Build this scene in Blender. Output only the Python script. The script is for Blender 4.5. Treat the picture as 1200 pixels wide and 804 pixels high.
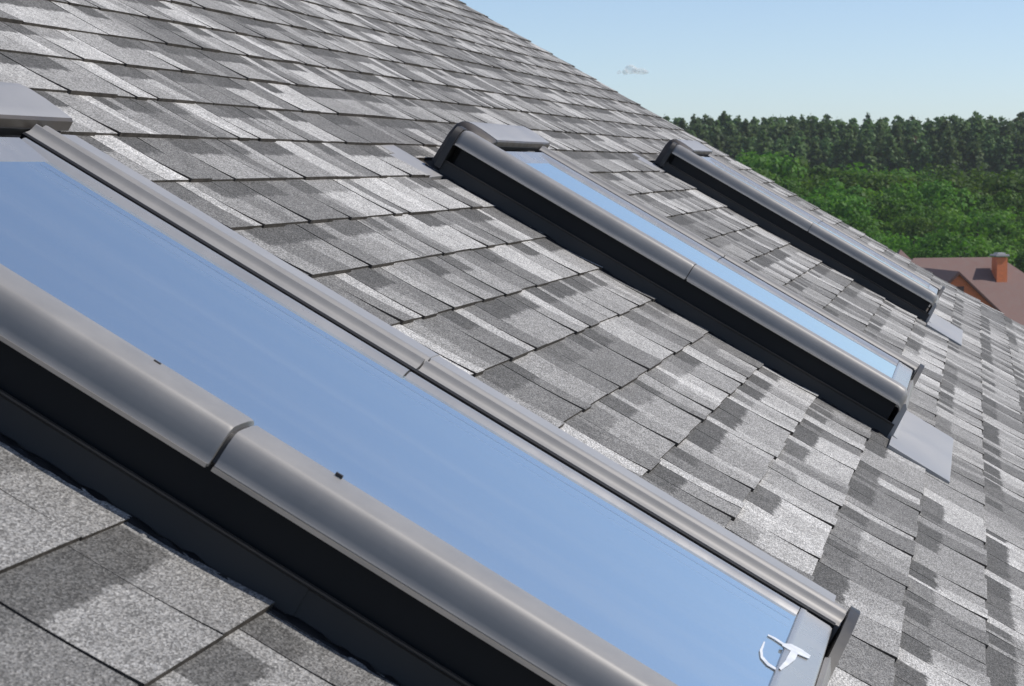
import bpy, bmesh, math, random
from mathutils import Vector, Matrix, noise as mnoise
R = math.radians
random.seed(7)
for o in list(bpy.data.objects): bpy.data.objects.remove(o)
S = bpy.context.scene
C = S.collection

# ------------------------------------------------------------------ camera
PITCH, YAW, ALPHA = 0.0801887, 0.2060845, 0.5197327
CAMZ = 10.5
VC, NC = -1.0400481, 0.6276775            # camera in roof coordinates (v up the slope, n off the slope)
fw = Vector((-math.sin(YAW)*math.cos(PITCH), math.cos(YAW)*math.cos(PITCH), -math.sin(PITCH)))
rt = Vector((math.cos(YAW), math.sin(YAW), 0)); upv = rt.cross(fw)
CAM = Vector((0, 0, CAMZ))
cd = bpy.data.cameras.new('camera'); cam = bpy.data.objects.new('camera', cd); C.objects.link(cam)
cd.sensor_width = 36; cd.lens = 36*2600/1200; cd.clip_start = .05; cd.clip_end = 9000
m = Matrix((rt, upv, -fw)).transposed().to_4x4(); m.translation = CAM; cam.matrix_world = m
S.camera = cam
cd.dof.use_dof = True; cd.dof.focus_distance = 3.6; cd.dof.aperture_fstop = 32

# ------------------------------------------------------------------ sky and sun
SUN_AZ, SUN_EL = 74, 46                   # azimuth from +Y towards +X
w = bpy.data.worlds.new('World'); S.world = w; w.use_nodes = True
nt = w.node_tree; N = nt.nodes; Lk = nt.links
bg = N['Background']; bg.inputs['Strength'].default_value = .125
sky = N.new('ShaderNodeTexSky'); sky.sky_type = 'NISHITA'; sky.sun_disc = False
sky.sun_elevation = R(SUN_EL); sky.sun_rotation = R(SUN_AZ); sky.altitude = 150
sky.air_density = .6; sky.dust_density = .6; sky.ozone_density = 1.6
Lk.new(sky.outputs[0], bg.inputs['Color'])
sd = bpy.data.lights.new('sun', 'SUN'); sun = bpy.data.objects.new('sun', sd); C.objects.link(sun)
sd.energy = 3.3; sd.angle = R(.53); sd.color = (1, .955, .89)
sdir = Vector((math.sin(R(SUN_AZ))*math.cos(R(SUN_EL)), math.cos(R(SUN_AZ))*math.cos(R(SUN_EL)), math.sin(R(SUN_EL))))
sun.rotation_euler = (-sdir).to_track_quat('-Z', 'Y').to_euler(); sun.location = CAM + sdir*40
S.view_settings.view_transform = 'Standard'; S.view_settings.look = 'None'
S.view_settings.exposure = .25; S.view_settings.gamma = 1; S.view_settings.use_curve_mapping = False
S.render.engine = 'CYCLES'
S.cycles.volume_bounces = 1
S.cycles.transparent_max_bounces = 32

# ------------------------------------------------------------------ helpers
VV = Vector((-math.cos(ALPHA), 0, math.sin(ALPHA))); NN = Vector((math.sin(ALPHA), 0, math.cos(ALPHA)))
P0 = CAM - VC*VV - NC*NN
def P(u, v, n=0): return P0 + Vector((0, u, 0)) + v*VV + n*NN       # roof coordinates to world
def at(px, py, d): return CAM + d*(fw + (px-600)/2600*rt - (py-402)/2600*upv)

def tag(o, label=None, cat=None, group=None, kind=None):
    for k, x in (('label', label), ('category', cat), ('group', group), ('kind', kind)):
        if x: o[k] = x
    return o
def empty(name, loc, parent=None, rz=0):
    o = bpy.data.objects.new(name, None); C.objects.link(o); o.location = loc; o.rotation_euler = (0, 0, rz)
    o.empty_display_size = .2
    if parent: o.parent = parent
    return o
class MB:
    """collects faces, then links them as ONE mesh object"""
    def __init__(s): s.v = []; s.f = []; s.mi = []
    def add(s, vs, fs, mi=0):
        b = len(s.v); s.v += [Vector(x) for x in vs]
        for f in fs: s.f.append([b+i for i in f]); s.mi.append(mi)
    def box(s, a, b, mi=0, fn=None):
        (x0, y0, z0), (x1, y1, z1) = a, b
        vs = [(x, y, z) for z in (z0, z1) for y in (y0, y1) for x in (x0, x1)]
        if fn: vs = [fn(*q) for q in vs]
        s.add(vs, [(0, 2, 3, 1), (4, 5, 7, 6), (0, 1, 5, 4), (2, 6, 7, 3), (0, 4, 6, 2), (1, 3, 7, 5)], mi)
    def prism(s, prof, vs_, fn, closed=True, caps=True, mi=0):
        """profile points swept through stations; fn(point, station) gives the world point"""
        n = len(prof); pts = [fn(q, st) for st in vs_ for q in prof]; fs = []
        for k in range(len(vs_)-1):
            for i in range(n if closed else n-1):
                j = (i+1) % n
                fs.append((k*n+i, k*n+j, (k+1)*n+j, (k+1)*n+i))
        if closed and caps:
            fs.append(tuple(range(n))[::-1]); fs.append(tuple((len(vs_)-1)*n+i for i in range(n)))
        s.add(pts, fs, mi)
    def tube(s, pts, rad, seg=8, mi=0):
        rings = []
        for i, p in enumerate(pts):
            p = Vector(p); a = Vector(pts[max(i-1, 0)]); b = Vector(pts[min(i+1, len(pts)-1)])
            d = (b-a).normalized(); x = d.orthogonal().normalized(); y = d.cross(x)
            r = rad[i] if hasattr(rad, '__len__') else rad
            rings += [p + r*(math.cos(2*math.pi*k/seg)*x + math.sin(2*math.pi*k/seg)*y) for k in range(seg)]
        fs = [(k*seg+i, k*seg+(i+1) % seg, (k+1)*seg+(i+1) % seg, (k+1)*seg+i) for k in range(len(pts)-1) for i in range(seg)]
        fs += [tuple(range(seg))[::-1], tuple((len(pts)-1)*seg+i for i in range(seg))]
        s.add(rings, fs, mi)
    def build(s, name, mats, parent=None, origin=None, smooth=None, fixn=True):
        me = bpy.data.meshes.new(name)
        o0 = Vector(origin) if origin is not None else Vector((0, 0, 0))
        me.from_pydata([x-o0 for x in s.v], [], s.f)
        for x in (mats if isinstance(mats, (list, tuple)) else [mats]): me.materials.append(x)
        me.polygons.foreach_set('material_index', s.mi)
        if fixn:
            bm = bmesh.new(); bm.from_mesh(me); bmesh.ops.recalc_face_normals(bm, faces=bm.faces); bm.to_mesh(me); bm.free()
        if smooth:
            me.polygons.foreach_set('use_smooth', [True]*len(me.polygons))
            me.set_sharp_from_angle(angle=R(smooth))
        me.update()
        o = bpy.data.objects.new(name, me); C.objects.link(o)
        if parent: o.parent = parent
        elif origin is not None: o.location = o0
        return o

def mat(name, col, rough=.6, metal=0, spec=.5):
    x = bpy.data.materials.new(name); x.use_nodes = True
    b = x.node_tree.nodes['Principled BSDF']
    b.inputs['Base Color'].default_value = (*col, 1); b.inputs['Roughness'].default_value = rough
    b.inputs['Metallic'].default_value = metal; b.inputs['Specular IOR Level'].default_value = spec
    return x
def nodes(x): return x.node_tree.nodes, x.node_tree.links, x.node_tree.nodes['Principled BSDF']
def add(nt_, t, **kw):
    n = nt_.new(t)
    for k, v_ in kw.items():
        if k.startswith('i_'):
            key = k[2:]; n.inputs[int(key) if key.isdigit() else key.replace('_', ' ')].default_value = v_
        else: setattr(n, k, v_)
    return n
def noisy(x, scale=8, amount=.2, rough_amt=.12, bump=0, detail=5, coord='Object', stretch=None):
    """uneven colour, gloss and surface for a material"""
    n, l, b = nodes(x); col = tuple(b.inputs['Base Color'].default_value); ro = b.inputs['Roughness'].default_value
    tc = add(n, 'ShaderNodeTexCoord'); t = add(n, 'ShaderNodeTexNoise', i_Scale=scale, i_Detail=detail, i_Roughness=.65)
    src = tc.outputs[coord]
    if stretch:
        mp = add(n, 'ShaderNodeMapping', i_Scale=stretch); l.new(src, mp.inputs[0]); src = mp.outputs[0]
    l.new(src, t.inputs['Vector'])
    mr = add(n, 'ShaderNodeMapRange', i_1=.3, i_2=.7, i_3=1-amount, i_4=1+amount); l.new(t.outputs[0], mr.inputs[0])
    mx = add(n, 'ShaderNodeMix', data_type='RGBA', blend_type='MULTIPLY'); mx.inputs[0].default_value = 1
    mx.inputs[6].default_value = col; l.new(mr.outputs[0], mx.inputs[7]); l.new(mx.outputs[2], b.inputs['Base Color'])
    m2 = add(n, 'ShaderNodeMapRange', i_1=.3, i_2=.7, i_3=ro-rough_amt, i_4=ro+rough_amt); l.new(t.outputs[0], m2.inputs[0]); l.new(m2.outputs[0], b.inputs['Roughness'])
    if bump:
        bp = add(n, 'ShaderNodeBump', i_Strength=bump, i_Distance=.01); l.new(t.outputs[0], bp.inputs['Height']); l.new(bp.outputs[0], b.inputs['Normal'])
    return x

# ------------------------------------------------------------------ materials
def shingle_material():
    x = mat('asphalt_shingle', (.25, .25, .25), .92, 0, .25); n, l, b = nodes(x)
    tab = add(n, 'ShaderNodeAttribute', attribute_name='tab'); st = add(n, 'ShaderNodeAttribute', attribute_name='st')
    sx = add(n, 'ShaderNodeSeparateXYZ'); l.new(st.outputs['Vector'], sx.inputs[0])
    tx = add(n, 'ShaderNodeSeparateColor'); l.new(tab.outputs['Color'], tx.inputs[0])
    uv = add(n, 'ShaderNodeUVMap', uv_map='roof')
    big = add(n, 'ShaderNodeTexNoise', i_Scale=28, i_Detail=4, i_Roughness=.6); l.new(uv.outputs[0], big.inputs['Vector'])
    wide = add(n, 'ShaderNodeTexNoise', i_Scale=1.3, i_Detail=3); l.new(uv.outputs[0], wide.inputs['Vector'])
    ragged = add(n, 'ShaderNodeTexNoise', i_Scale=90, i_Detail=3); l.new(uv.outputs[0], ragged.inputs['Vector'])
    def math_(op, a, c, clamp=False):
        q = add(n, 'ShaderNodeMath', operation=op, use_clamp=clamp)
        for i, v_ in enumerate((a, c)):
            if isinstance(v_, (int, float)): q.inputs[i].default_value = v_
            else: l.new(v_, q.inputs[i])
        return q.outputs[0]
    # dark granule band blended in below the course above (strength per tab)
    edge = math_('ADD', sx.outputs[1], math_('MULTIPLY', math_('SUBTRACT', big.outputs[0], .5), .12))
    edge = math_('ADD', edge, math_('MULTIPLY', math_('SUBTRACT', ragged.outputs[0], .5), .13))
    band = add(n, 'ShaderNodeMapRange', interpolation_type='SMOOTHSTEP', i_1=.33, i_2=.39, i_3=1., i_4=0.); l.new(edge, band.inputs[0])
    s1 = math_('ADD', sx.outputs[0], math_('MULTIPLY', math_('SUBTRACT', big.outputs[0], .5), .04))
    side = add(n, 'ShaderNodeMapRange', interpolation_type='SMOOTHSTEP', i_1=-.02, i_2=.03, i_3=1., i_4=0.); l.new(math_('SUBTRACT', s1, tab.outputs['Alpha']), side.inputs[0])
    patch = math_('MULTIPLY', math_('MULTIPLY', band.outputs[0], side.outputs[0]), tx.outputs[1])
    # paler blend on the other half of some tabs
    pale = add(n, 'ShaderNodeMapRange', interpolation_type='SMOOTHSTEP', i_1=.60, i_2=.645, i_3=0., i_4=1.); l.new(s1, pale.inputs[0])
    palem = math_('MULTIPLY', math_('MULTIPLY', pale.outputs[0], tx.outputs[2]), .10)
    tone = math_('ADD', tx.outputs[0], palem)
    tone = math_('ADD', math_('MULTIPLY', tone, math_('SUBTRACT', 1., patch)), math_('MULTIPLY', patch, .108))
    mott = add(n, 'ShaderNodeMapRange', i_1=.3, i_2=.7, i_3=.84, i_4=1.16); l.new(big.outputs[0], mott.inputs[0])
    tone = math_('MULTIPLY', tone, mott.outputs[0])
    wid = add(n, 'ShaderNodeMapRange', i_1=.3, i_2=.7, i_3=.9, i_4=1.1); l.new(wide.outputs[0], wid.inputs[0])
    tone = math_('MULTIPLY', tone, wid.outputs[0])
    # mineral granules: each cell its own grey, some near black, some white
    mpg = add(n, 'ShaderNodeMapping', i_Scale=(.5, 1, 1)); l.new(uv.outputs[0], mpg.inputs[0])
    vo = add(n, 'ShaderNodeTexVoronoi', i_Scale=640); l.new(mpg.outputs[0], vo.inputs['Vector'])
    vs = add(n, 'ShaderNodeSeparateColor'); l.new(vo.outputs['Color'], vs.inputs[0])
    ramp = add(n, 'ShaderNodeValToRGB'); l.new(vs.outputs[0], ramp.inputs[0])
    e = ramp.color_ramp.elements; e[0].position = 0; e[0].color = (.5, .5, .5, 1); e[1].position = 1; e[1].color = (1.55, 1.55, 1.55, 1)
    for p_, c_ in ((.22, .6), (.5, .97), (.8, 1.2)): q = e.new(p_); q.color = (c_, c_, c_, 1)
    gr = math_('MULTIPLY', tone, ramp.outputs[0])
    vo2 = add(n, 'ShaderNodeTexNoise', i_Scale=330, i_Detail=2); l.new(mpg.outputs[0], vo2.inputs['Vector'])
    g2 = add(n, 'ShaderNodeMapRange', i_1=.3, i_2=.7, i_3=.78, i_4=1.22); l.new(vo2.outputs[0], g2.inputs[0])
    gr = math_('MULTIPLY', gr, g2.outputs[0])
    tint = add(n, 'ShaderNodeMix', data_type='RGBA'); l.new(vs.outputs[1], tint.inputs[0])
    tint.inputs[6].default_value = (1.04, 1.0, .945, 1); tint.inputs[7].default_value = (1.0, .985, .965, 1)
    fin = add(n, 'ShaderNodeMix', data_type='RGBA', blend_type='MULTIPLY'); fin.inputs[0].default_value = 1
    l.new(gr, fin.inputs[6]); l.new(tint.outputs[2], fin.inputs[7])
    l.new(fin.outputs[2], b.inputs['Base Color'])
    bp = add(n, 'ShaderNodeBump', i_Strength=.45, i_Distance=.002); l.new(vo.outputs['Distance'], bp.inputs['Height']); l.new(bp.outputs[0], b.inputs['Normal'])
    return x
M = {}
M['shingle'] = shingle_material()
M['butt'] = noisy(mat('cut_asphalt_edge', (.075, .064, .054), .9, 0, .2), 60, .5)
M['cover'] = noisy(mat('grey_coated_aluminium', (.275, .264, .255), .5, .22), 14, .07, .05, stretch=None)
M['sash'] = noisy(mat('pale_sash_aluminium', (.44, .43, .42), .27, .5), 10, .05, .05)
M['flash'] = noisy(mat('flashing_sheet', (.36, .35, .345), .48, .3), 5, .06, .06, bump=.06)
M['lip'] = mat('bare_lip_edge', (.55, .52, .49), .3, .9)
M['brown'] = noisy(mat('brown_grey_edge', (.07, .058, .048), .5, .0), 20, .1)
M['gutter'] = noisy(mat('shaded_flashing_sheet', (.034, .031, .029), .62, .05), 9, .15, .08)  # same sheet as flash, with the near side's shade put into its colour
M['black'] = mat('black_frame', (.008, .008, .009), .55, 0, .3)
M['plastic'] = noisy(mat('dark_end_plastic', (.036, .033, .031), .5), 30, .15)
M['white'] = noisy(mat('white_mark_coat', (.62, .64, .67), .6), 60, .15)
M['edge_reflection'] = mat('painted_edge_reflection', (.78, .84, .92), .3, 1)  # pale colour for the painted reflection lines on the pane
M['blind'] = noisy(mat('dim_room_blind', (.16, .19, .23), .8), 3, .1)
def glass_material():
    x = bpy.data.materials.new('coated_glass'); x.use_nodes = True; n, l = x.node_tree.nodes, x.node_tree.links
    n.remove(n['Principled BSDF']); out = n['Material Output']
    tr = add(n, 'ShaderNodeBsdfTransparent', i_Color=(.62, .74, .86, 1)); gl = add(n, 'ShaderNodeBsdfGlossy', i_Color=(.94, 1, 1, 1), i_Roughness=.02)
    fr = add(n, 'ShaderNodeFresnel', i_IOR=2.5)
    tc = add(n, 'ShaderNodeTexCoord'); t = add(n, 'ShaderNodeTexNoise', i_Scale=2.2, i_Detail=2); l.new(tc.outputs['Object'], t.inputs['Vector'])
    bp = add(n, 'ShaderNodeBump', i_Strength=.02, i_Distance=.02); l.new(t.outputs[0], bp.inputs['Height']); l.new(bp.outputs[0], gl.inputs['Normal'])
    mx = add(n, 'ShaderNodeMixShader'); fm = add(n, 'ShaderNodeMapRange', i_3=.97, i_4=1.); l.new(fr.outputs[0], fm.inputs[0])   # solar control coating
    l.new(fm.outputs[0], mx.inputs[0]); l.new(tr.outputs[0], mx.inputs[1]); l.new(gl.outputs[0], mx.inputs[2])
    # thin film of dust with rain-washed runs down the slope
    dv = add(n, 'ShaderNodeVectorMath', operation='DOT_PRODUCT'); l.new(tc.outputs['Object'], dv.inputs[0]); dv.inputs[1].default_value = VV
    sp_ = add(n, 'ShaderNodeSeparateXYZ'); l.new(tc.outputs['Object'], sp_.inputs[0]); cb = add(n, 'ShaderNodeCombineXYZ')
    for i_, (src, k_) in enumerate(((sp_.outputs[1], 15.), (dv.outputs['Value'], .9))):
        q = add(n, 'ShaderNodeMath', operation='MULTIPLY', i_1=k_); l.new(src, q.inputs[0]); l.new(q.outputs[0], cb.inputs[i_])
    n1 = add(n, 'ShaderNodeTexNoise', i_Scale=1., i_Detail=4, i_Roughness=.55); l.new(cb.outputs[0], n1.inputs['Vector'])
    n2 = add(n, 'ShaderNodeTexNoise', i_Scale=260., i_Detail=1); l.new(tc.outputs['Object'], n2.inputs['Vector'])
    r1 = add(n, 'ShaderNodeMapRange', interpolation_type='SMOOTHSTEP', i_1=.40, i_2=.8, i_3=.07, i_4=.135); l.new(n1.outputs[0], r1.inputs[0])
    r2 = add(n, 'ShaderNodeMapRange', i_1=.66, i_2=.8, i_3=0., i_4=.1); l.new(n2.outputs[0], r2.inputs[0])
    df = add(n, 'ShaderNodeMath', operation='ADD'); l.new(r1.outputs[0], df.inputs[0]); l.new(r2.outputs[0], df.inputs[1])
    du = add(n, 'ShaderNodeBsdfDiffuse', i_Color=(.5, .5, .48, 1)); m2 = add(n, 'ShaderNodeMixShader')
    l.new(df.outputs[0], m2.inputs[0]); l.new(mx.outputs[0], m2.inputs[1]); l.new(du.outputs[0], m2.inputs[2])
    l.new(m2.outputs[0], out.inputs['Surface']); return x
M['glass'] = glass_material()
M['render'] = noisy(mat('pale_wall_render', (.55, .5, .42), .9), 6, .08)
M['wood'] = noisy(mat('brown_fascia_wood', (.09, .055, .035), .7), 12, .3, stretch=(1, 1, 14))
def leaf_material(name, c0, c1, c2, trans=.25):
    x = mat(name, c1, .6, 0, .3); n, l, b = nodes(x)
    at_ = add(n, 'ShaderNodeAttribute', attribute_name='tint'); oi = add(n, 'ShaderNodeObjectInfo')
    r = add(n, 'ShaderNodeValToRGB'); l.new(at_.outputs['Fac'], r.inputs[0]); e = r.color_ramp.elements
    e[0].color = (*c0, 1); e[1].color = (*c2, 1); q = e.new(.5); q.color = (*c1, 1)
    hs = add(n, 'ShaderNodeHueSaturation'); l.new(r.outputs[0], hs.inputs['Color'])
    mr = add(n, 'ShaderNodeMapRange', i_3=.62, i_4=1.3); l.new(oi.outputs['Random'], mr.inputs[0]); l.new(mr.outputs[0], hs.inputs['Value'])
    mh = add(n, 'ShaderNodeMapRange', i_3=.485, i_4=.515); l.new(oi.outputs['Random'], mh.inputs[0]); l.new(mh.outputs[0], hs.inputs['Hue'])
    l.new(hs.outputs[0], b.inputs['Base Color'])
    tl = add(n, 'ShaderNodeBsdfTranslucent'); l.new(hs.outputs[0], tl.inputs[0])
    mx = add(n, 'ShaderNodeMixShader', i_0=trans); l.new(b.outputs[0], mx.inputs[1]); l.new(tl.outputs[0], mx.inputs[2])
    l.new(mx.outputs[0], n['Material Output'].inputs['Surface']); return x
M['needle'] = leaf_material('pine_needles', (.064, .118, .038), (.105, .178, .052), (.152, .22, .072), .45)
M['rust_needle'] = leaf_material('dying_needles', (.07, .05, .03), (.12, .08, .05), (.15, .105, .07))
M['leaf'] = leaf_material('broad_leaves', (.050, .130, .010), (.092, .205, .015), (.15, .265, .026), .48)
M['bark'] = noisy(mat('bark', (.06, .045, .032), .9), 3, .3)
M['grass'] = noisy(mat('grass', (.05, .085, .02), .95), .6, .35)

# ------------------------------------------------------------------ ground
g = MB(); g.add([(-4000, -4000, 0), (4000, -4000, 0), (4000, 4000, 0), (-4000, 4000, 0)], [(0, 1, 2, 3)])
tag(g.build('ground', M['grass']), kind='structure')

# ------------------------------------------------------------------ the house with the grey shingle roof
EXPO = .143
U_END, U_START, V_EAVE, V_RIDGE = 12.268, -2.6, -6.0, 4.4
BASE = [1.8135, 5.035, 8.79]                        # where the shingles end on the near side of each roof window
WID = [.751, .732, .704]
UW = [x+.012 for x in BASE]
SHEET = [uw+wd+.205 for uw, wd in zip(UW, WID)]     # far edge of the side flashing
ho = P(4.8, -1, 0); ho.z = 0
house = tag(empty('shingled_house', ho), 'house with grey shingle roof and three long roof windows filling the foreground', 'house')

holes = []
for k in range(3):
    holes.append((BASE[k], SHEET[k], -1.186, .088))
    holes.append((BASE[k]-.15, BASE[k]+.001, -.012, .108))
rv, rf, rmi, rtab, rst = [], [], [], [], []
def tab_piece(u0, u1, vb, va, fu0, fu1, fvb, h, col, skew):
    """one shingle tab (or what a roof window leaves of it) from butt vb up to va"""
    seg = 5; b = len(rv)
    for i in range(seg+1):
        v = vb + (va-vb)*i/seg; t = 1-(v-fvb)/EXPO
        n_ = .0006 + h*max(t, 0)**2.1 if t >= 0 else .0006 + t*.004
        sk = skew*(1-t)
        for u in (u0, u1):
            nn = n_ + .0022*mnoise.noise((u*2.1, v*2.1, 3.))
            rv.append(P(u+sk, v, nn)); rst.append(((u-fu0)/(fu1-fu0), t, 0)); rtab.append(col)
    for i in range(seg):
        q = b+2*i; rf.append((q, q+1, q+3, q+2)); rmi.append(0)
    # butt face and the two cut sides
    b2 = len(rv)
    for i in range(seg+1):
        for j in (0, 1):
            rv.append(rv[b+2*i+j].copy()); rst.append(rst[b+2*i+j]); rtab.append(col)
            rv.append(rv[b+2*i+j]-NN*(.010 if i < seg else .004)); rst.append(rst[b+2*i+j]); rtab.append(col)
    rf.append((b2, b2+1, b2+3, b2+2)); rmi.append(1)
    for i in range(seg):
        for j in (0, 2):
            q = b2+4*i+j; rf.append((q, q+4, q+5, q+1)); rmi.append(1)
def cut(u0, u1, vb, va, hs):
    """rectangle minus the holes"""
    rects = [(u0, u1, vb, va)]
    for (a, b_, c, d) in hs:
        nxt = []
        for (x0, x1, y0, y1) in rects:
            if x1 <= a or x0 >= b_ or y1 <= c or y0 >= d: nxt.append((x0, x1, y0, y1)); continue
            if x0 < a: nxt.append((x0, a, y0, y1))
            if x1 > b_: nxt.append((b_, x1, y0, y1))
            xa, xb = max(x0, a), min(x1, b_)
            if y0 < c: nxt.append((xa, xb, y0, c))
            if y1 > d: nxt.append((xa, xb, d, y1))
        rects = nxt
    return [r for r in rects if r[1]-r[0] > .004 and r[3]-r[2] > .006]
rs = random.Random(21)
ci = int(math.floor(V_EAVE/EXPO))
for c in range(ci, int(V_RIDGE/EXPO)):
    vbase = c*EXPO + rs.uniform(-.002, .002); u = U_START + rs.uniform(-.2, 0); raised = rs.random() < .5
    while u < U_END:
        wd = rs.choice((.085, .105, .125, .145, .165, .20))*rs.uniform(.88, 1.12); thin = rs.random() < .17
        if thin: wd = rs.uniform(.045, .075)
        u1 = min(u+wd, U_END)
        if u1 > U_START:
            raised = not raised if rs.random() < .85 else raised
            x = rs.random()
            tone = .41 if x < .2 else .29 if x < .62 else .185
            if thin: tone = .42 if rs.random() < .78 else .19
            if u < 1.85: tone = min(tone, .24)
            tone *= rs.uniform(.92, 1.08)
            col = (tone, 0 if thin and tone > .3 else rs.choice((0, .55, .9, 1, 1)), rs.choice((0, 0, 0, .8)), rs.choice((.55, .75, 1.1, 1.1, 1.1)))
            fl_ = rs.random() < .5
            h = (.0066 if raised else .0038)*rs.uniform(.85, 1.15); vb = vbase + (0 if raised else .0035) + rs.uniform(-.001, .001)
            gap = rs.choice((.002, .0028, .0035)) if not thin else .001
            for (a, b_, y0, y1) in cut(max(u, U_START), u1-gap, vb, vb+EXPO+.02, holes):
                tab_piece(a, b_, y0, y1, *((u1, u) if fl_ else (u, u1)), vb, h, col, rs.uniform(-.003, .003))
        u = u1
me = bpy.data.meshes.new('roof'); me.from_pydata([x-ho for x in rv], [], rf)
me.materials.append(M['shingle']); me.materials.append(M['butt']); me.polygons.foreach_set('material_index', rmi)
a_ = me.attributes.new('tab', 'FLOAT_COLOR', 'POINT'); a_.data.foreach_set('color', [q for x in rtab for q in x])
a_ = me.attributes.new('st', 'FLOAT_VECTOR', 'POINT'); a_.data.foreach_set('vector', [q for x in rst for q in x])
ul = me.uv_layers.new(name='roof')
uvs = []
for lp in me.loops:
    q = rv[lp.vertex_index]-P0; uvs += [q.y, q.dot(VV)]
ul.data.foreach_set('uv', uvs)
me.polygons.foreach_set('use_smooth', [i == 0 for i in rmi])
roof = bpy.data.objects.new('roof', me); C.objects.link(roof); roof.parent = house
# deck under the shingles, the far slope, walls
d = MB()
rz = P(0, V_RIDGE, 0)
def RP(u, v, n): return P(u, v, n)
d.box((U_START, V_EAVE+.02, -.06), (U_END-.02, V_RIDGE+.02, -.006), 0, RP)
d.build('roof_deck', M['butt'], roof, ho)
def far(u, v, n):
    q = P(u, v, n); q.x = 2*rz.x - q.x; return q
d = MB(); d.box((U_START, V_EAVE, -.06), (U_END, V_RIDGE+.03, .004), 0, far); d.build('far_slope', M['butt'], roof, ho)
d = MB(); d.prism([(-.09, -.02), (.09, -.02), (.1, .012), (0, .03), (-.1, .012)], [U_START, U_END], lambda q, st: Vector((rz.x+q[0], P0.y+st, rz.z+q[1]+.012))); d.build('ridge_cap', noisy(mat('ridge_shingle', (.22, .22, .22), .92, 0, .2), 40, .35), roof, ho)
d = MB()
for f_ in (P, far): d.box((U_END-.019, V_EAVE, -.2), (U_END+.004, V_RIDGE, -.011), 0, f_)
d.build('fascia', M['wood'], roof, ho)
e0 = P(0, V_EAVE+.5, -.1); x0, x1 = 2*rz.x-e0.x, e0.x
d = MB()
y0, y1 = P0.y+U_START+.4, P0.y+U_END-.35
pr = [(x0, 0), (x1, 0), (x1, e0.z), (rz.x, rz.z-.12), (x0, e0.z)]
d.prism(pr, [y0, y1], lambda q, st: Vector((q[0], st, q[1]))); d.build('wall', M['render'], house, ho)

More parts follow.
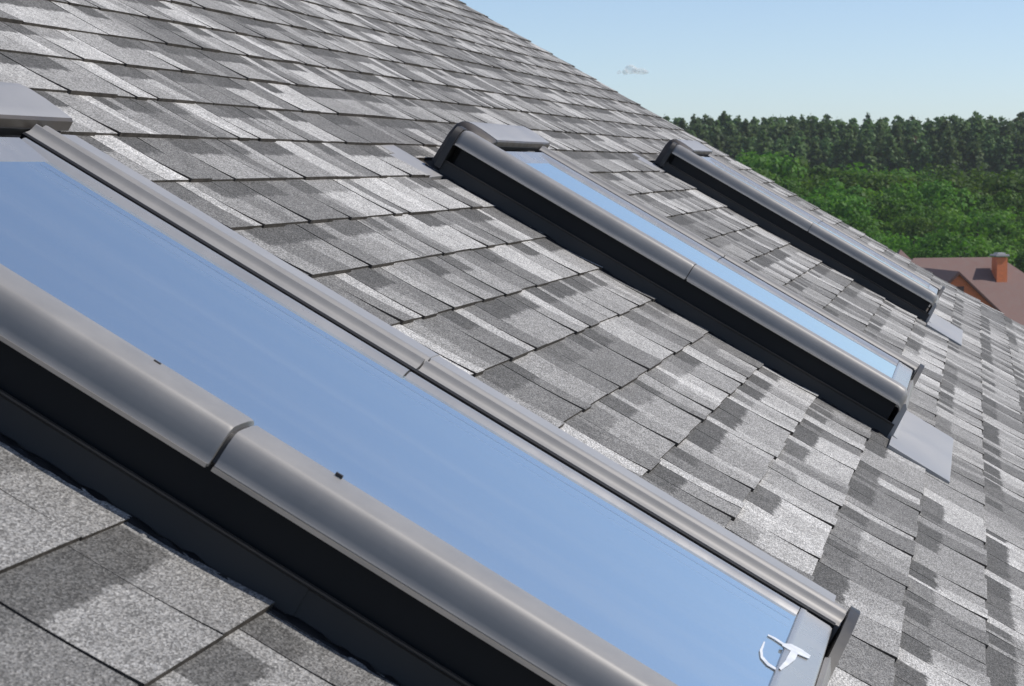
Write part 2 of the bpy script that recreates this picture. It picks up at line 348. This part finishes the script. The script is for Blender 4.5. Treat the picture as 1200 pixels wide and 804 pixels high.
# ------------------------------------------------------------------ roof windows
VT, VB, VJ = .018, -1.172, -.606
def roof_window(k, label):
    def P(u, v, n): return RP(u, v, n + .016*min(1, max(0, (n-.02)/.03)))
    uw, W = UW[k], WID[k]; dW = W-.763
    org = P(uw, -.55, 0)
    sw = lambda q, v: P(uw+q[0], v, q[1])
    fr = MB()                                                        # black outer frame
    fr.prism([(.002, -.01), (.012, .092), (.05, .09), (W-.112, .06), (W-.11, .03), (W-.11, -.01)][:1] + [(.012, .09), (.05, .09), (.05, -.01)], [VB+.012, VT-.02], sw)
    fr.prism([(.632+dW, -.01), (.632+dW, .05), (W-.02, .05), (W-.02, -.01)], [VB+.012, VT-.02], sw)
    fr.prism([(.05, -.01), (.05, .07), (.60+dW, .07), (.60+dW, -.01)], [-.062, .03], sw)
    fr.prism([(.05, -.01), (.05, .07), (.60+dW, .07), (.60+dW, -.01)], [VB+.012, VB+.035], sw)
    win = fr.build('skylight', M['black'], house, ho)
    win.location = org-ho; win.data.transform(Matrix.Translation(ho-org)); tag(win, label)
    def part(mb, name, mt, smooth=35, label=None):
        o = mb.build(name, mt, win, org, smooth); tag(o, label); return o
    # near side cover: two lengths with a lapped joint, rounded outer face
    prof = [(.004, .0635), (-.011, .0625), (-.0125, .0655), (-.0105, .0685), (-.0095, .0735), (-.0078, .081), (-.0055, .0885), (-.0015, .0955), (.0025, .0995), (.0050, .1008), (.0075, .1014),
            (.022, .1022), (.044, .1022), (.062, .1004), (.071, .0955), (.0735, .0875), (.068, .082), (.02, .082)]
    def inset(pr, d_):
        cx, cy = .028, .075
        return [(cx+(x-cx)*(1-d_/.034), cy+(y-cy)*(1-d_/.024)) for x, y in pr]
    def cov(st): 
        def fn(q, s_):
            v, sc, drop = s_; cx, cy = .028, .06
            return P(uw+cx+(q[0]-cx)*sc, v, cy+(q[1]-cy)*sc-drop)
        return fn
    a = MB(); a.prism(prof, [(VT, .90, .004), (VT-.004, .97, .001), (VT-.012, 1, 0), (VJ+.004, 1, 0), (VJ, .985, 0)], cov(0)); 
    part(a, 'side_cover', M['cover'], 40)
    p2 = inset(prof, .0022 if k == 0 else .0008)
    a = MB(); a.prism(p2, [(VJ-(.005 if k == 0 else .002), 1, 0), (VB+.03, 1, 0), (VB+.012, .99, .001), (VB+.003, .94, .006), (VB-.002, .84, .014)], cov(0))
    part(a, 'side_cover', M['cover'], 40)
    a = MB(); a.prism(inset(prof, .0055), [(VJ+.01, 1, 0), (VJ-.012, 1, 0)], cov(0)); part(a, 'joint_strip', M['plastic'])
    a = MB()
    for (v0, v1, dd) in ((VJ+.001, VT-.004, .0), (VB+.008, VJ-.005, .001)):
        a.prism([(-.0135+dd, .0615), (-.0105+dd, .0615), (-.0105+dd, .0655), (-.0135+dd, .0655)], [v0, v1], sw)
    part(a, 'cover_lip', M['lip'], 30)
    for v_ in (-.505, -.70) if k == 0 else ():
        a = MB(); a.box((.050, v_-.0035, .0995), (.053, v_+.0035, .1026), 0, lambda x, y, z: P(uw+x, y, z)); part(a, 'clip', M['plastic'])
    # dark end cap where the cover starts at the top
    a = MB(); a.prism([(-.014, .012), (-.014, .07), (-.006, .09), (.008, .1), (.05, .101), (.062, .09), (.062, .02), (.05, .012)], [VT, VT+.016], sw); part(a, 'end_cap', M['plastic'], 40)
    # near side flashing: upstand against the frame with a fold on top
    up_ = [(-.022, -.008), (-.0215, -.0065), (-.0065, -.006), (-.0035, .0), (-.002, .03), (-.0035, .0325), (-.0025, .0345), (.0015, .0345), (.0015, -.008)]
    fs_ = lambda q, v: RP(uw+q[0], v, q[1])
    a = MB(); a.prism(up_, [VB-.008, -.72], fs_); a.prism([(x-.0008, y+.0008) for x, y in up_], [-.735, .02], fs_)
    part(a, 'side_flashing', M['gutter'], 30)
    a = MB(); a.prism([(-.0042, .0336), (-.0008, .0342), (-.0008, .0358), (-.0042, .0352)], [VB, .02], fs_); part(a, 'flashing_fold', M['brown'])
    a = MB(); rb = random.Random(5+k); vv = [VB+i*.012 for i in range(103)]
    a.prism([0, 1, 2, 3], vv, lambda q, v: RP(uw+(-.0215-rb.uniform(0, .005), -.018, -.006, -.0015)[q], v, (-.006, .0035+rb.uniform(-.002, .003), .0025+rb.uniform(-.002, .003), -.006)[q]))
    part(a, 'gap_shade_strip', M['black'], 60)  # black strip added for the shade in the gap beside the upstand
    a = MB(); a.prism([(-.24, -.004), (-.08, .0012), (.002, .003), (.002, -.008), (-.24, -.008)], [.001, .15], sw); part(a, 'head_flashing', M['flash'])
    # sash round the pane
    rs_ = [(.634, .0846), (.6385, .0868), (.643, .0891), (.647, .0906), (.652, .0912), (.657, .0903), (.662, .0882), (.666, .0852), (.667, .04), (.634, .04)]
    wide = (0, .06, .13)[k]                              # the farther windows show a broader strip of sash
    rs_ = [(x+dW-(wide if x < .645 else 0), y) for x, y in rs_]
    a = MB()
    a.prism(rs_, [-.066, VJ+.0012], sw); a.prism([(x, y-.0006) for x, y in rs_], [VJ-.0012, -1.124], sw)
    a.prism([(.062, .085), (.634+dW, .085), (.634+dW, .06), (.062, .06)], [-.066, -.112], lambda q, v: P(uw+q[0], v, q[1]+.006*(v > -.09) if q[1] > .08 else q[1]))
    part(a, 'sash', M['sash'], 40)
    a = MB()
    bp = [(-1.124, .0845), (-1.1255, .088), (-1.128, .0885), (-1.132, .0885), (-1.1335, .0878), (-1.163, .0872), (-1.1665, .086), (-1.168, .083), (-1.169, .05), (-1.124, .05)]
    a.prism(bp, [.045, .666+dW], lambda q, s_: P(uw+s_, q[0], q[1])); part(a, 'bottom_sash', M['sash'], 40)
    # pane, pale strips painted as reflected glass edges and the dim room behind it
    a = MB(); a.prism([(.07, .0848), (.640+dW, .0848)], [-.108, -1.130], sw, closed=False); pane = part(a, 'pane', M['glass'], None)
    if pane.data.polygons[0].normal.dot(NN) < 0: pane.data.flip_normals()
    a = MB()
    for (s0, s1) in ((.596, .599), (.56, .5612)): a.prism([(s0+dW, .0853), (s1+dW, .0853)], [-.118, -1.12], sw, closed=False)
    part(a, 'pane_reflection_line', M['edge_reflection'], None)
    a = MB(); a.prism([(.05, .045), (.638+dW, .045)], [-.10, -1.135], sw, closed=False); part(a, 'blind', M['blind'], None)
    # far rail with two ribs, then the raised side flashing sloping to the shingles
    a = MB(); a.prism([(.676+dW, .02), (.676+dW, .0885), (.681+dW, .0905), (.6865+dW, .0885), (.6865+dW, .02)], [-.05, VB+.004], sw); part(a, 'dark_gap_strip', M['black'], 60)  # black strip added so the gap before the rail shows dark
    rail = [(.6545, .03), (.6545, .0885), (.660, .0894), (.672, .0902), (.683, .0915), (.692, .094), (.699, .0975), (.7045, .1002), (.7085, .1008), (.7125, .0988), (.7155, .0945), (.7225, .0925), (.728, .0942), (.733, .0978), (.7365, .0992), (.742, .0990), (.747, .0955), (.749, .078), (.749, .03)]
    rail = [((x if x > .7085 else .7085-(.7085-x)*.40)+dW, y) for x, y in rail]
    a = MB(); a.prism(rail, [-.048, VJ+.0012], sw); a.prism([(x, y-.0008) for x, y in rail], [VJ-.0012, VB-.002], sw); part(a, 'side_rail', M['cover'], 28)
    fl = [(.7495, .0795), (.89, .0775), (.902, .074), (.935, .004), (.975, .0015), (.975, -.006), (.7495, -.006)]
    a = MB(); a.prism([(x+dW, y) for x, y in fl], [-.03, VJ+.02], sw); a.prism([(x+dW, y-.0012) for x, y in fl], [VJ+.02, VB+.01], sw); part(a, 'side_flashing', M['flash'], 30)
    # end plate of the far rail and the bottom plate
    a = MB(); a.prism([(.55+dW, .03), (.552+dW, .048), (.585+dW, .066), (.64+dW, .088), (.69+dW, .1015), (.725+dW, .106), (.745+dW, .104), (.758+dW, .096), (.764+dW, .082), (.764+dW, .03)], [VB-.004, VB-.016], sw); part(a, 'end_cap', M['plastic'], 40)
    a = MB(); a.prism([(VB-.001, .0), (VB-.001, .068), (VB-.006, .072), (VB-.014, .062), (VB-.018, .012), (VB-.03, .010), (VB-.03, .0)], [.0, .60+dW], lambda q, s_: P(uw+s_, q[0], q[1])); part(a, 'bottom_plate', M['flash'], 40)
    # top hood: bent sheet over the head of the window
    hp = [(-.040, .088), (-.0425, .090), (-.0425, .103), (-.039, .1065), (-.02, .1085), (.005, .1105), (.028, .111), (.044, .1095), (.056, .104), (.066, .092), (.072, .065), (.076, .001), (.0, .001), (.0, .088)]
    a = MB(); a.prism(hp, [.135, .828+dW], lambda q, s_: P(uw+s_, q[0], q[1])); hood = part(a, 'top_hood', [M['flash'], M['brown']], 40)
    for p_ in hood.data.polygons:
        if len(p_.vertices) == 4 and all(abs((hood.data.vertices[i].co+org-P0).dot(VV)+.0415) < .003 for i in p_.vertices): p_.material_index = 1
    def corner(q, s_):
        t = min(1, max(0, (s_-.075)/.06)); v = q[0]*(.3+.7*t) if q[0] > 0 else q[0]+.002
        return P(uw+s_, v, q[1]-(.02*(1-t)**2+.001)*(q[1] > .02))
    a = MB(); a.prism(hp, [.075, .085, .10, .115, .1345], corner); part(a, 'hood_corner', M['brown'], 40)
    a = MB(); a.prism([(-.0455, .083), (-.0455, .092), (-.03, .092), (-.03, .083)], [.064, .777+dW], lambda q, s_: P(uw+s_, q[0], q[1])); part(a, 'hood_shade_strip', M['black'])  # black strip painting in the shade under the hood's front lip
    # apron below the window
    a = MB(); nst = 8
    up_ = [(-1.188, .0095), (-1.21, .009), (-1.26, .0082), (-1.336, .0074), (-1.341, .0066), (-1.342, .0), (-1.188, .0)]
    a.prism(up_, [-.16+(.64+dW+.16)*i/nst for i in range(nst+1)], lambda q, s_: P(uw+s_, q[0], q[1]+.0006*math.sin(s_*13)), mi=0); part(a, 'apron', M['flash'], 30)
    return win, org
w0, o0 = roof_window(0, 'nearest and largest roof window, crossing the whole foreground, with white mark at its lower end')
w1, o1 = roof_window(1, 'middle roof window between the nearest one and the farthest one')
w2, o2 = roof_window(2, 'farthest and smallest roof window, next to the roof edge and the trees')
# white mark laid as thin flat strokes on the nearest window
a = MB()
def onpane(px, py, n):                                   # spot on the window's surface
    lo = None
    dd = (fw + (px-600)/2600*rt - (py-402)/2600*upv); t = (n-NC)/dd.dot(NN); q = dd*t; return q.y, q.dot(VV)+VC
def mark_stroke(pts, wid, n):
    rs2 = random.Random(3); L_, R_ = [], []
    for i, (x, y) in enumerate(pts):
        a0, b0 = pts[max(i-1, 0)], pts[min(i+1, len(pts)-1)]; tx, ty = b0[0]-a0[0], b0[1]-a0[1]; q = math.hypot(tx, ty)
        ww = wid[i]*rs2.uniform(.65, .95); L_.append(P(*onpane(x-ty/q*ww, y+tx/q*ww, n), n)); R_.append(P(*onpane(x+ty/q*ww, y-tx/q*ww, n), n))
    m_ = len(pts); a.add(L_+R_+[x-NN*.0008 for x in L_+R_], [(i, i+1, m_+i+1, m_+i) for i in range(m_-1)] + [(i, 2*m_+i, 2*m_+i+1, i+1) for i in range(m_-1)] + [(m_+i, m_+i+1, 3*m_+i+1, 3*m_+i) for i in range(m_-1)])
mark_stroke([(917, 755), (926, 758), (938, 764), (949, 770)], [2, 4.5, 4.5, 2.5], .1052)
mark_stroke([(932, 762), (928, 770), (922, 777), (914, 784)], [6, 6, 4, 2], .1056)
mark_stroke([(896, 752), (892, 762), (893, 770), (900, 778), (911, 785), (925, 794), (941, 803)], [1.2, 2, 2, 1.8, 1.4, 1, .8], .1022)
mark_stroke([(900, 744), (908, 748), (920, 756)], [1, 1.3, 1.6], .1022)
a.build('white_mark', M['white'], w0, o0, fixn=True)

# ------------------------------------------------------------------ trees
def crown_mesh(name, mt, quads, fixn=False):
    """quads: (centre, normal, size, tint)"""
    v, f, t = [], [], []
    for c, nrm, s, ti in quads:
        x = nrm.orthogonal().normalized(); ang = random.uniform(0, 6.28); x = Matrix.Rotation(ang, 3, nrm) @ x; y = nrm.cross(x)
        b = len(v); asp = random.uniform(.55, 1)
        v += [c+x*s, c+y*s*asp, c-x*s, c-y*s*asp]; f.append((b, b+1, b+2, b+3)); t += [ti]*4
    me = bpy.data.meshes.new(name); me.from_pydata(v, [], f); me.materials.append(mt)
    a_ = me.attributes.new('tint', 'FLOAT', 'POINT'); a_.data.foreach_set('value', t); me.update()
    return me
def rndv():
    while True:
        q = Vector((random.uniform(-1, 1), random.uniform(-1, 1), random.uniform(-1, 1)))
        if .05 < q.length < 1: return q.normalized()
def conifer_meshes(i, mt=None):
    H = 1.0; q = []; br = MB()                            # unit height 18 m is applied here
    Ht = 18*random.uniform(.92, 1.08); rad = random.uniform(3.6, 4.8)
    pointed = random.uniform(.55, .85)
    br.tube([(0, 0, 0), (.05, .02, Ht*.5), (0, 0, Ht*.97)], [.24, .15, .03], 6)
    z = Ht*.22
    while z < Ht:
        fz = (z-Ht*.22)/(Ht*.78); rr = rad*min(1, (1-fz)**pointed*1.15+.03)*random.uniform(.75, 1.15)
        nb = random.randint(5, 8); a0 = random.uniform(0, 6.28)
        for b_ in range(nb):
            an = a0+b_*6.283/nb+random.uniform(-.3, .3); r_ = rr*random.uniform(.6, 1.15)
            d_ = Vector((math.cos(an), math.sin(an), 0)); tip = Vector((0, 0, z))+d_*r_+Vector((0, 0, -.18*r_+random.uniform(.0, .5)*fz))
            if b_ % 2 == 0: br.tube([(0, 0, z), tuple(tip*.9+Vector((0, 0, z))*.1)], [.05, .015], 4)
            tb = random.uniform(.15, .85); m_ = max(3, int(4+r_*6))
            for j in range(m_):
                k_ = ((j+.6)/m_)**.7
                c = Vector((0, 0, z)).lerp(tip, k_)+rndv()*.22+Vector((0, 0, -.1))
                q.append((c, (rndv()+Vector((0, 0, .9))+d_*.5).normalized(), random.uniform(.3, .62)*(1.1-.5*fz), min(1, max(0, tb+random.uniform(-.25, .25)))))
        z += Ht*random.uniform(.022, .036)
    for j in range(6): q.append((Vector((0, 0, Ht*(.97+.008*j))), rndv(), .13, .5))
    return crown_mesh('conifer_crown', mt or M['needle'], q), br, Ht
def leafy_meshes(i):
    q = []; br = MB(); Ht = 9.; rad = random.uniform(3.2, 4.0)
    br.tube([(0, 0, 0), (.1, .05, 2.2), (.05, .1, 5), (0, 0, 7.2)], [.26, .2, .12, .04], 7)
    lob = []
    for j in range(20):
        d_ = rndv(); d_.z = abs(d_.z)*.95-.25; k_ = random.uniform(.55, 1)
        c = Vector((d_.x*rad*k_, d_.y*rad*k_, 5.6+d_.z*3.1*k_)); lob.append((c, random.uniform(.75, 1.45)))
        if j % 3 == 0: br.tube([(0, 0, random.uniform(2.2, 5)), tuple(c)], [.09, .025], 5)
    for c, r_ in lob:
        tb = random.uniform(.2, .8)
        for j in range(int(150*r_)):
            d_ = rndv(); k_ = random.uniform(.55, 1.08)
            if d_.z < -.5 and random.random() < .6: continue
            q.append((c+Vector((d_.x, d_.y, d_.z*.8))*r_*k_, (d_+rndv()*.8+Vector((0, 0, .4))).normalized(), random.uniform(.09, .2), min(1, max(0, tb+random.uniform(-.3, .3)))))
    return crown_mesh('leafy_crown', M['leaf'], q), br, Ht
def proto(name, label, cat, group, maker, i, loc, *a_):
    cr, br, Ht = maker(i, *a_); t = tag(empty(name, loc), label, cat, group)
    c = bpy.data.objects.new('crown', cr); C.objects.link(c); c.parent = t
    br.build('trunk', M['bark'], t, None, 40)
    return t, Ht
def copy_tree(o):
    r = o.copy(); C.objects.link(r)
    for ch in o.children:
        c = ch.copy(); C.objects.link(c); c.parent = r
    return r
gf = Vector((fw.x, fw.y, 0)).normalized()
def spot(px, d_): q = CAM + gf*d_ + rt*((px-600)/2600*d_); return Vector((q.x, q.y, 0))
random.seed(11)
def plant(name, label, cat, group, maker, nvar, spots):
    pro = [proto(name, label, cat, group, maker, i, (0, 0, 0)) for i in range(nvar)]; used = set()
    for (loc, ht) in spots:
        i = random.randrange(nvar); o, Ht = pro[i]
        if i in used: o = copy_tree(o)
        used.add(i); s = ht/Ht
        o.location = loc; o.rotation_euler = (0, 0, random.uniform(0, 6.28)); o.scale = (s*random.uniform(.9, 1.1),)*2+(s,)
    for i, (o, h_) in enumerate(pro):
        if i not in used:
            for ch in list(o.children): bpy.data.objects.remove(ch)
            bpy.data.objects.remove(o)
sp = []
for row, d_ in enumerate((252, 260, 268, 277, 287, 298, 310)):
    px = 715+random.uniform(0, 20)
    while px < 1270:
        dd = d_+random.uniform(-4, 4)
        top = 138+random.uniform(-3, 4)-(6 if random.random() < .1 else 0)+(6-row)*1.5+(row < 2)*14     # aim for the skyline's height on the hillside
        ht = CAMZ+(193-top)/2600*dd
        sp.append((spot(px, dd), ht)); px += random.uniform(13, 21)
plant('conifer_tree', 'dark green conifer in the tall forest along the skyline', 'tree', 'conifers along the skyline', conifer_meshes, 7, sp)
t, Ht = proto('conifer_tree', 'reddish brown dying conifer among the dark green ones', 'tree', None, conifer_meshes, 0, spot(1068, 258), M['rust_needle'])
t.scale = (.75, .75, (CAMZ+(193-160)/2600*258)/Ht)
sp = []
for row, (d_, ty) in enumerate(((136, 246), (144, 227), (152, 208), (161, 193), (171, 181), (182, 171))):
    px = 800+random.uniform(0, 30)
    while px < 1300:
        dd = d_+random.uniform(-3, 3)
        ht = CAMZ-(ty+(px-1000)*.06+random.uniform(-9, 12)-193)/2600*dd
        sp.append((spot(px, dd), ht)); px += random.uniform(48, 76)
plant('leafy_tree', 'bright green leafy tree in the thicket below the dark conifers', 'tree', 'leafy trees below the conifers', leafy_meshes, 6, sp)

# ------------------------------------------------------------------ far house with the brown roof
M['tile'] = noisy(mat('brown_roof_tile', (.175, .10, .085), .75), 4, .12)
M['brick'] = noisy(mat('orange_brick', (.72, .17, .06), .85), 9, .12)
M['mortar_cap'] = mat('chimney_cap', (.45, .43, .42), .8)
M['dark_trim'] = mat('dark_brown_trim', (.11, .04, .03), .6)
M['zinc'] = mat('zinc_gutter', (.35, .35, .36), .4, .7)
pk = at(1124, 318, 110); hr = YAW+R(15)                    # turned so that its front looks to the right of the viewer
fh = tag(empty('brown_roofed_house', (pk.x, pk.y, 0), None, hr), 'distant house with brown hipped roof, orange gable and orange chimney by the trees', 'house')
Z = pk.z
def hp_(x, y, z): return Vector((x, y, Z+z))
wall = MB()
wall.box((-2.0, 3.3, -Z), (9.0, 10.2, -2.9), 0, hp_)
wall.prism([(-2.2, -2.05), (-2.2, -Z), (2.2, -Z), (2.2, -2.05), (0, -.12)], [.07, 4.], lambda q, y: hp_(q[0], y, q[1]))
wl = wall.build('wall', M['brick'], fh)
r = MB()
ez = -3.05; rz_ = .38; y0, y1 = 2.8, 10.7; yr = 6.75
a_, b_, c_, d__ = hp_(-2.6, y0, ez), hp_(9.6, y0, ez), hp_(9.6, y1, ez), hp_(-2.6, y1, ez)
e_, f__ = hp_(.7, yr, rz_), hp_(5.7, yr, rz_)
r.add([a_, b_, c_, d__, e_, f__], [(0, 1, 5, 4), (2, 3, 4, 5), (1, 2, 5), (3, 0, 4), (3, 2, 1, 0)])
r.add([hp_(-2.2, 4.4, -1.6), hp_(1.8, 4.4, -1.6), hp_(1.8, 8.4, -1.6), hp_(-2.2, 8.4, -1.6), hp_(-.2, 6.4, .86)], [(0, 1, 4), (1, 2, 4), (2, 3, 4), (3, 0, 4), (3, 2, 1, 0)])
for s_ in (-1, 1):
    r.prism([(0, .0), (s_*2.4, -2.1), (s_*2.4, -2.19), (0, -.09)], [0, 5.6], lambda q, y: hp_(q[0], y, q[1]))
rf_ = r.build('roof', M['tile'], fh)
tr = MB()
for s_ in (-1, 1): tr.prism([(0, -.02), (s_*2.41, -2.12), (s_*2.41, -2.25), (0, -.15)], [-.05, -.003], lambda q, y: hp_(q[0], y, q[1]))
tr.build('bargeboard', M['dark_trim'], rf_)
gu = MB(); gu.tube([hp_(2.2, 2.72, -3.05), hp_(11.2, 2.72, -3.05)], .08, 8); gu.tube([hp_(2.3, .05, -2.2), hp_(2.3, 2.7, -2.2)], .09, 8); gu.build('gutter', M['zinc'], rf_)
ch = MB()
cx, cy = 5.1, 5.6
ch.box((cx-.3, cy-.3, -2.2), (cx+.3, cy+.3, .42), 0, hp_); ch.box((cx-.38, cy-.38, .48), (cx+.38, cy+.38, .58), 1, hp_); ch.box((cx-.22, cy-.22, .58), (cx+.22, cy+.22, .66), 1, hp_)
M['chimney_brick'] = noisy(mat('chimney_brick', (.72, .21, .08), .85), 9, .12)
ch.build('chimney', [M['chimney_brick'], M['mortar_cap']], rf_)
wi = MB(); wi.box((-.3, .04, -1.25), (.3, .08, -.75), 0, hp_); wi.build('window', M['dark_trim'], fh)

# ------------------------------------------------------------------ thin summer haze
hz = MB(); hz.box((-120, -40, -1), (330, 420, 45)); hv = bpy.data.materials.new('thin_air'); hv.use_nodes = True
n, l = hv.node_tree.nodes, hv.node_tree.links; n.remove(n['Principled BSDF'])
pv = add(n, 'ShaderNodeVolumePrincipled', i_Density=.00022, i_Color=(.92, .95, 1, 1), i_Anisotropy=.2); l.new(pv.outputs[0], n['Material Output'].inputs['Volume'])
tag(hz.build('haze', hv), kind='stuff')

# ------------------------------------------------------------------ one small cloud low in the sky
rc = random.Random(4); cm = MB(); cp = at(742, 86, 2600); cl = bmesh.new()
for k in range(12):
    x_ = -17+34*k/11+rc.uniform(-2, 2); r_ = rc.uniform(4.2, 7)*(1-abs(x_)/26); z_ = r_*rc.uniform(-.2, .75)+2
    bmesh.ops.create_icosphere(cl, subdivisions=3, radius=r_, matrix=Matrix.Translation(rt*x_+Vector((0, 0, z_-abs(x_)*.12))+gf*rc.uniform(-6, 6)) @ Matrix.Diagonal((1.25, 1.2, .95, 1)))
me = bpy.data.meshes.new('cloud'); cl.to_mesh(me); cl.free()
cmat = bpy.data.materials.new('cloud_vapour'); cmat.use_nodes = True; n, l = cmat.node_tree.nodes, cmat.node_tree.links; n.remove(n['Principled BSDF'])
td = add(n, 'ShaderNodeBsdfTransparent'); dd_ = add(n, 'ShaderNodeBsdfDiffuse', i_Color=(.97, .97, .97, 1)); mx = add(n, 'ShaderNodeMixShader')
tc = add(n, 'ShaderNodeTexCoord'); tn = add(n, 'ShaderNodeTexNoise', i_Scale=.22, i_Detail=5); l.new(tc.outputs['Object'], tn.inputs['Vector'])
mr = add(n, 'ShaderNodeMapRange', i_1=.3, i_2=.65, i_3=.08, i_4=.26); l.new(tn.outputs[0], mr.inputs[0]); l.new(mr.outputs[0], mx.inputs[0])
tl = add(n, 'ShaderNodeBsdfTranslucent', i_Color=(.98, .98, .98, 1)); ad = add(n, 'ShaderNodeMixShader', i_0=.5); l.new(dd_.outputs[0], ad.inputs[1]); l.new(tl.outputs[0], ad.inputs[2])
l.new(td.outputs[0], mx.inputs[1]); l.new(ad.outputs[0], mx.inputs[2]); l.new(mx.outputs[0], n['Material Output'].inputs['Surface'])
me.materials.append(cmat); co = bpy.data.objects.new('cloud', me); C.objects.link(co); co.location = cp
tag(co, 'small faint white cloud low in the sky just above the roof edge', 'cloud')
